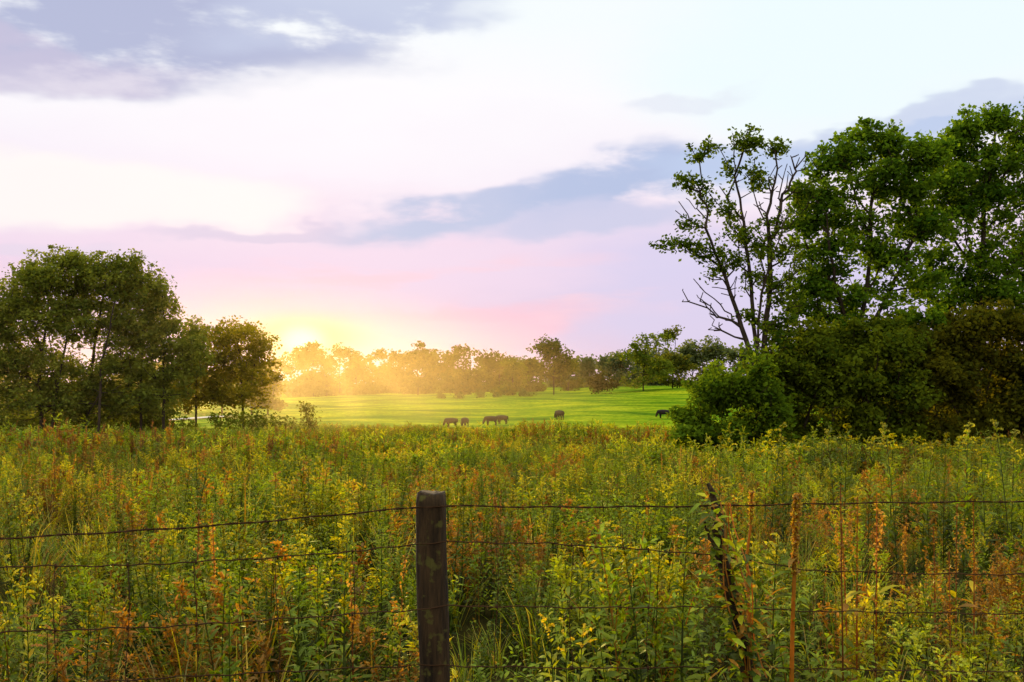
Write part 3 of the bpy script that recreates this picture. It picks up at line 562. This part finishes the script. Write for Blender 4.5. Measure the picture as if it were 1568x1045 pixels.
def blob(px,py,ax,ay,rot=0,hard=.35,warp=True):
    a,e=AE(px,py); mp=N.new('ShaderNodeMapping'); mp.vector_type='TEXTURE'; mp.inputs['Location'].default_value=(a,e,0); mp.inputs['Rotation'].default_value=(0,0,math.radians(rot)); mp.inputs['Scale'].default_value=(ax/F,ay/F,1)
    L.new(COORD if warp else cb.outputs[0],mp.inputs[0])
    ln=N.new('ShaderNodeVectorMath'); ln.operation='LENGTH'; L.new(mp.outputs[0],ln.inputs[0])
    mr=N.new('ShaderNodeMapRange'); mr.interpolation_type='SMOOTHERSTEP'; mr.inputs[1].default_value=1; mr.inputs[2].default_value=hard; L.new(ln.outputs['Value'],mr.inputs[0]); return mr.outputs[0]
ramp=N.new('ShaderNodeValToRGB'); mr=N.new('ShaderNodeMapRange'); mr.inputs[1].default_value=0; mr.inputs[2].default_value=AE(784,0)[1]
sc2=N.new('ShaderNodeSeparateXYZ'); L.new(COORD,sc2.inputs[0]); L.new(sc2.outputs[1],mr.inputs[0]); L.new(mr.outputs[0],ramp.inputs[0])
stops=[(0,(232,202,220)),(.14,(240,206,224)),(.3,(236,213,236)),(.42,(243,224,240)),(.55,(248,240,250)),(.75,(252,250,254)),(1,(246,252,255))]
e=ramp.color_ramp.elements
while len(e)<len(stops): e.new(.5)
for i,(p,c) in enumerate(stops): e[i].position=p; e[i].color=lin(*c)
col=ramp.outputs[0]
def over(col,mask,c,amt=1.0,mult=None):
    k=math_('MULTIPLY',mask,amt)
    if mult is not None: k=math_('MULTIPLY',k,mult)
    mx=N.new('ShaderNodeMixRGB'); L.new(k,mx.inputs[0]); L.new(col,mx.inputs[1]); mx.inputs[2].default_value=lin(*c) if len(c)==3 else c; return mx.outputs[0]
cn=noise_(7,(1,3,1),5,5.1); cm=N.new('ShaderNodeMapRange'); cm.interpolation_type='SMOOTHSTEP'; cm.inputs[1].default_value=.29; cm.inputs[2].default_value=.53; L.new(cn.outputs[0],cm.inputs[0]); CM=cm.outputs[0]
st=noise_(4,(1,7,1),4,9.2); sm=N.new('ShaderNodeMapRange'); sm.interpolation_type='SMOOTHSTEP'; sm.inputs[1].default_value=.45; sm.inputs[2].default_value=.65; L.new(st.outputs[0],sm.inputs[0]); SM=sm.outputs[0]
col=over(col,blob(1150,470,520,170),(212,208,240),.8)
col=over(col,blob(1350,60,500,190),(238,252,255),.9)
col=over(col,blob(150,300,400,56),(255,251,246),.75)
col=over(col,blob(640,400,420,90),(238,216,238),.6)
col=over(col,blob(640,500,320,44),(250,200,216),.7)
col=over(col,blob(660,450,440,90),(250,210,224),.8,SM)
col=over(col,blob(150,20,560,125,0,.5),(182,188,218),1,CM)
col=over(col,blob(560,10,330,75,10,.4),(196,204,230),.9,CM)
col=over(col,blob(40,95,320,40,0),(206,197,222),.65)
col=over(col,blob(430,352,300,14,4),(218,206,230),.75)
col=over(col,blob(760,315,340,40,9),(193,201,230),1,CM)
col=over(col,blob(970,285,260,68,9,.4),(182,195,228),1,CM)
col=over(col,blob(920,345,270,36,2),(203,205,233),.9)
col=over(col,blob(1270,222,370,34,6,.5),(190,205,236),.95)
col=over(col,blob(1390,182,240,13,4),(212,220,240),.8)
col=over(col,blob(1060,150,130,20,8),(226,230,244),.6,CM)
col=over(col,blob(20,385,190,22,0),(228,215,235),.7)
col=over(col,blob(462,510,330,110,0,.0,False),(255,220,205),.5)
col=over(col,blob(462,520,150,56,0,.0,False),(255,228,140),.8)
col=over(col,blob(462,522,58,40,0,.0,False),(1.6,1.4,.8,1),1)
ov=N.new('ShaderNodeMapRange'); ov.inputs[1].default_value=math.radians(25); ov.inputs[2].default_value=math.radians(60); ov.inputs[3].default_value=1.0; ov.inputs[4].default_value=2.0; L.new(el,ov.inputs[0])  # overhead sky brightened above the view, added light for the foreground
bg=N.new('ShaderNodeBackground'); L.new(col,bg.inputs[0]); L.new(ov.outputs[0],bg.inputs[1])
ns=N.new('ShaderNodeTexSky'); ns.sky_type='NISHITA'; ns.sun_disc=False; ns.sun_elevation=SEL; ns.sun_rotation=SAZ
bg2=N.new('ShaderNodeBackground'); L.new(ns.outputs[0],bg2.inputs[0]); bg2.inputs[1].default_value=.003
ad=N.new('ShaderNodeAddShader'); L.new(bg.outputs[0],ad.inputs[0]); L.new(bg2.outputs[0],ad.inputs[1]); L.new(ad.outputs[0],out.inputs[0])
sd=bpy.data.lights.new('sun','SUN'); sd.energy=5; sd.angle=math.radians(.6); sd.color=(1,.76,.40); so=link(bpy.data.objects.new('sun',sd))
tosun=Vector((math.sin(SAZ)*math.cos(SEL),math.cos(SAZ)*math.cos(SEL),math.sin(SEL))); so.rotation_euler=tosun.to_track_quat('Z','Y').to_euler()
cd=bpy.data.cameras.new('camera'); cd.sensor_width=36; cd.lens=36*F/1568; cd.shift_y=(HY-522.5)/1568; cd.clip_end=6000; cd.clip_start=.05
co=link(bpy.data.objects.new('camera',cd)); co.location=(0,0,EYE); co.rotation_euler=(math.pi/2,0,0); S.camera=co
S.view_settings.view_transform='Standard'; S.view_settings.look='None'; S.view_settings.exposure=0
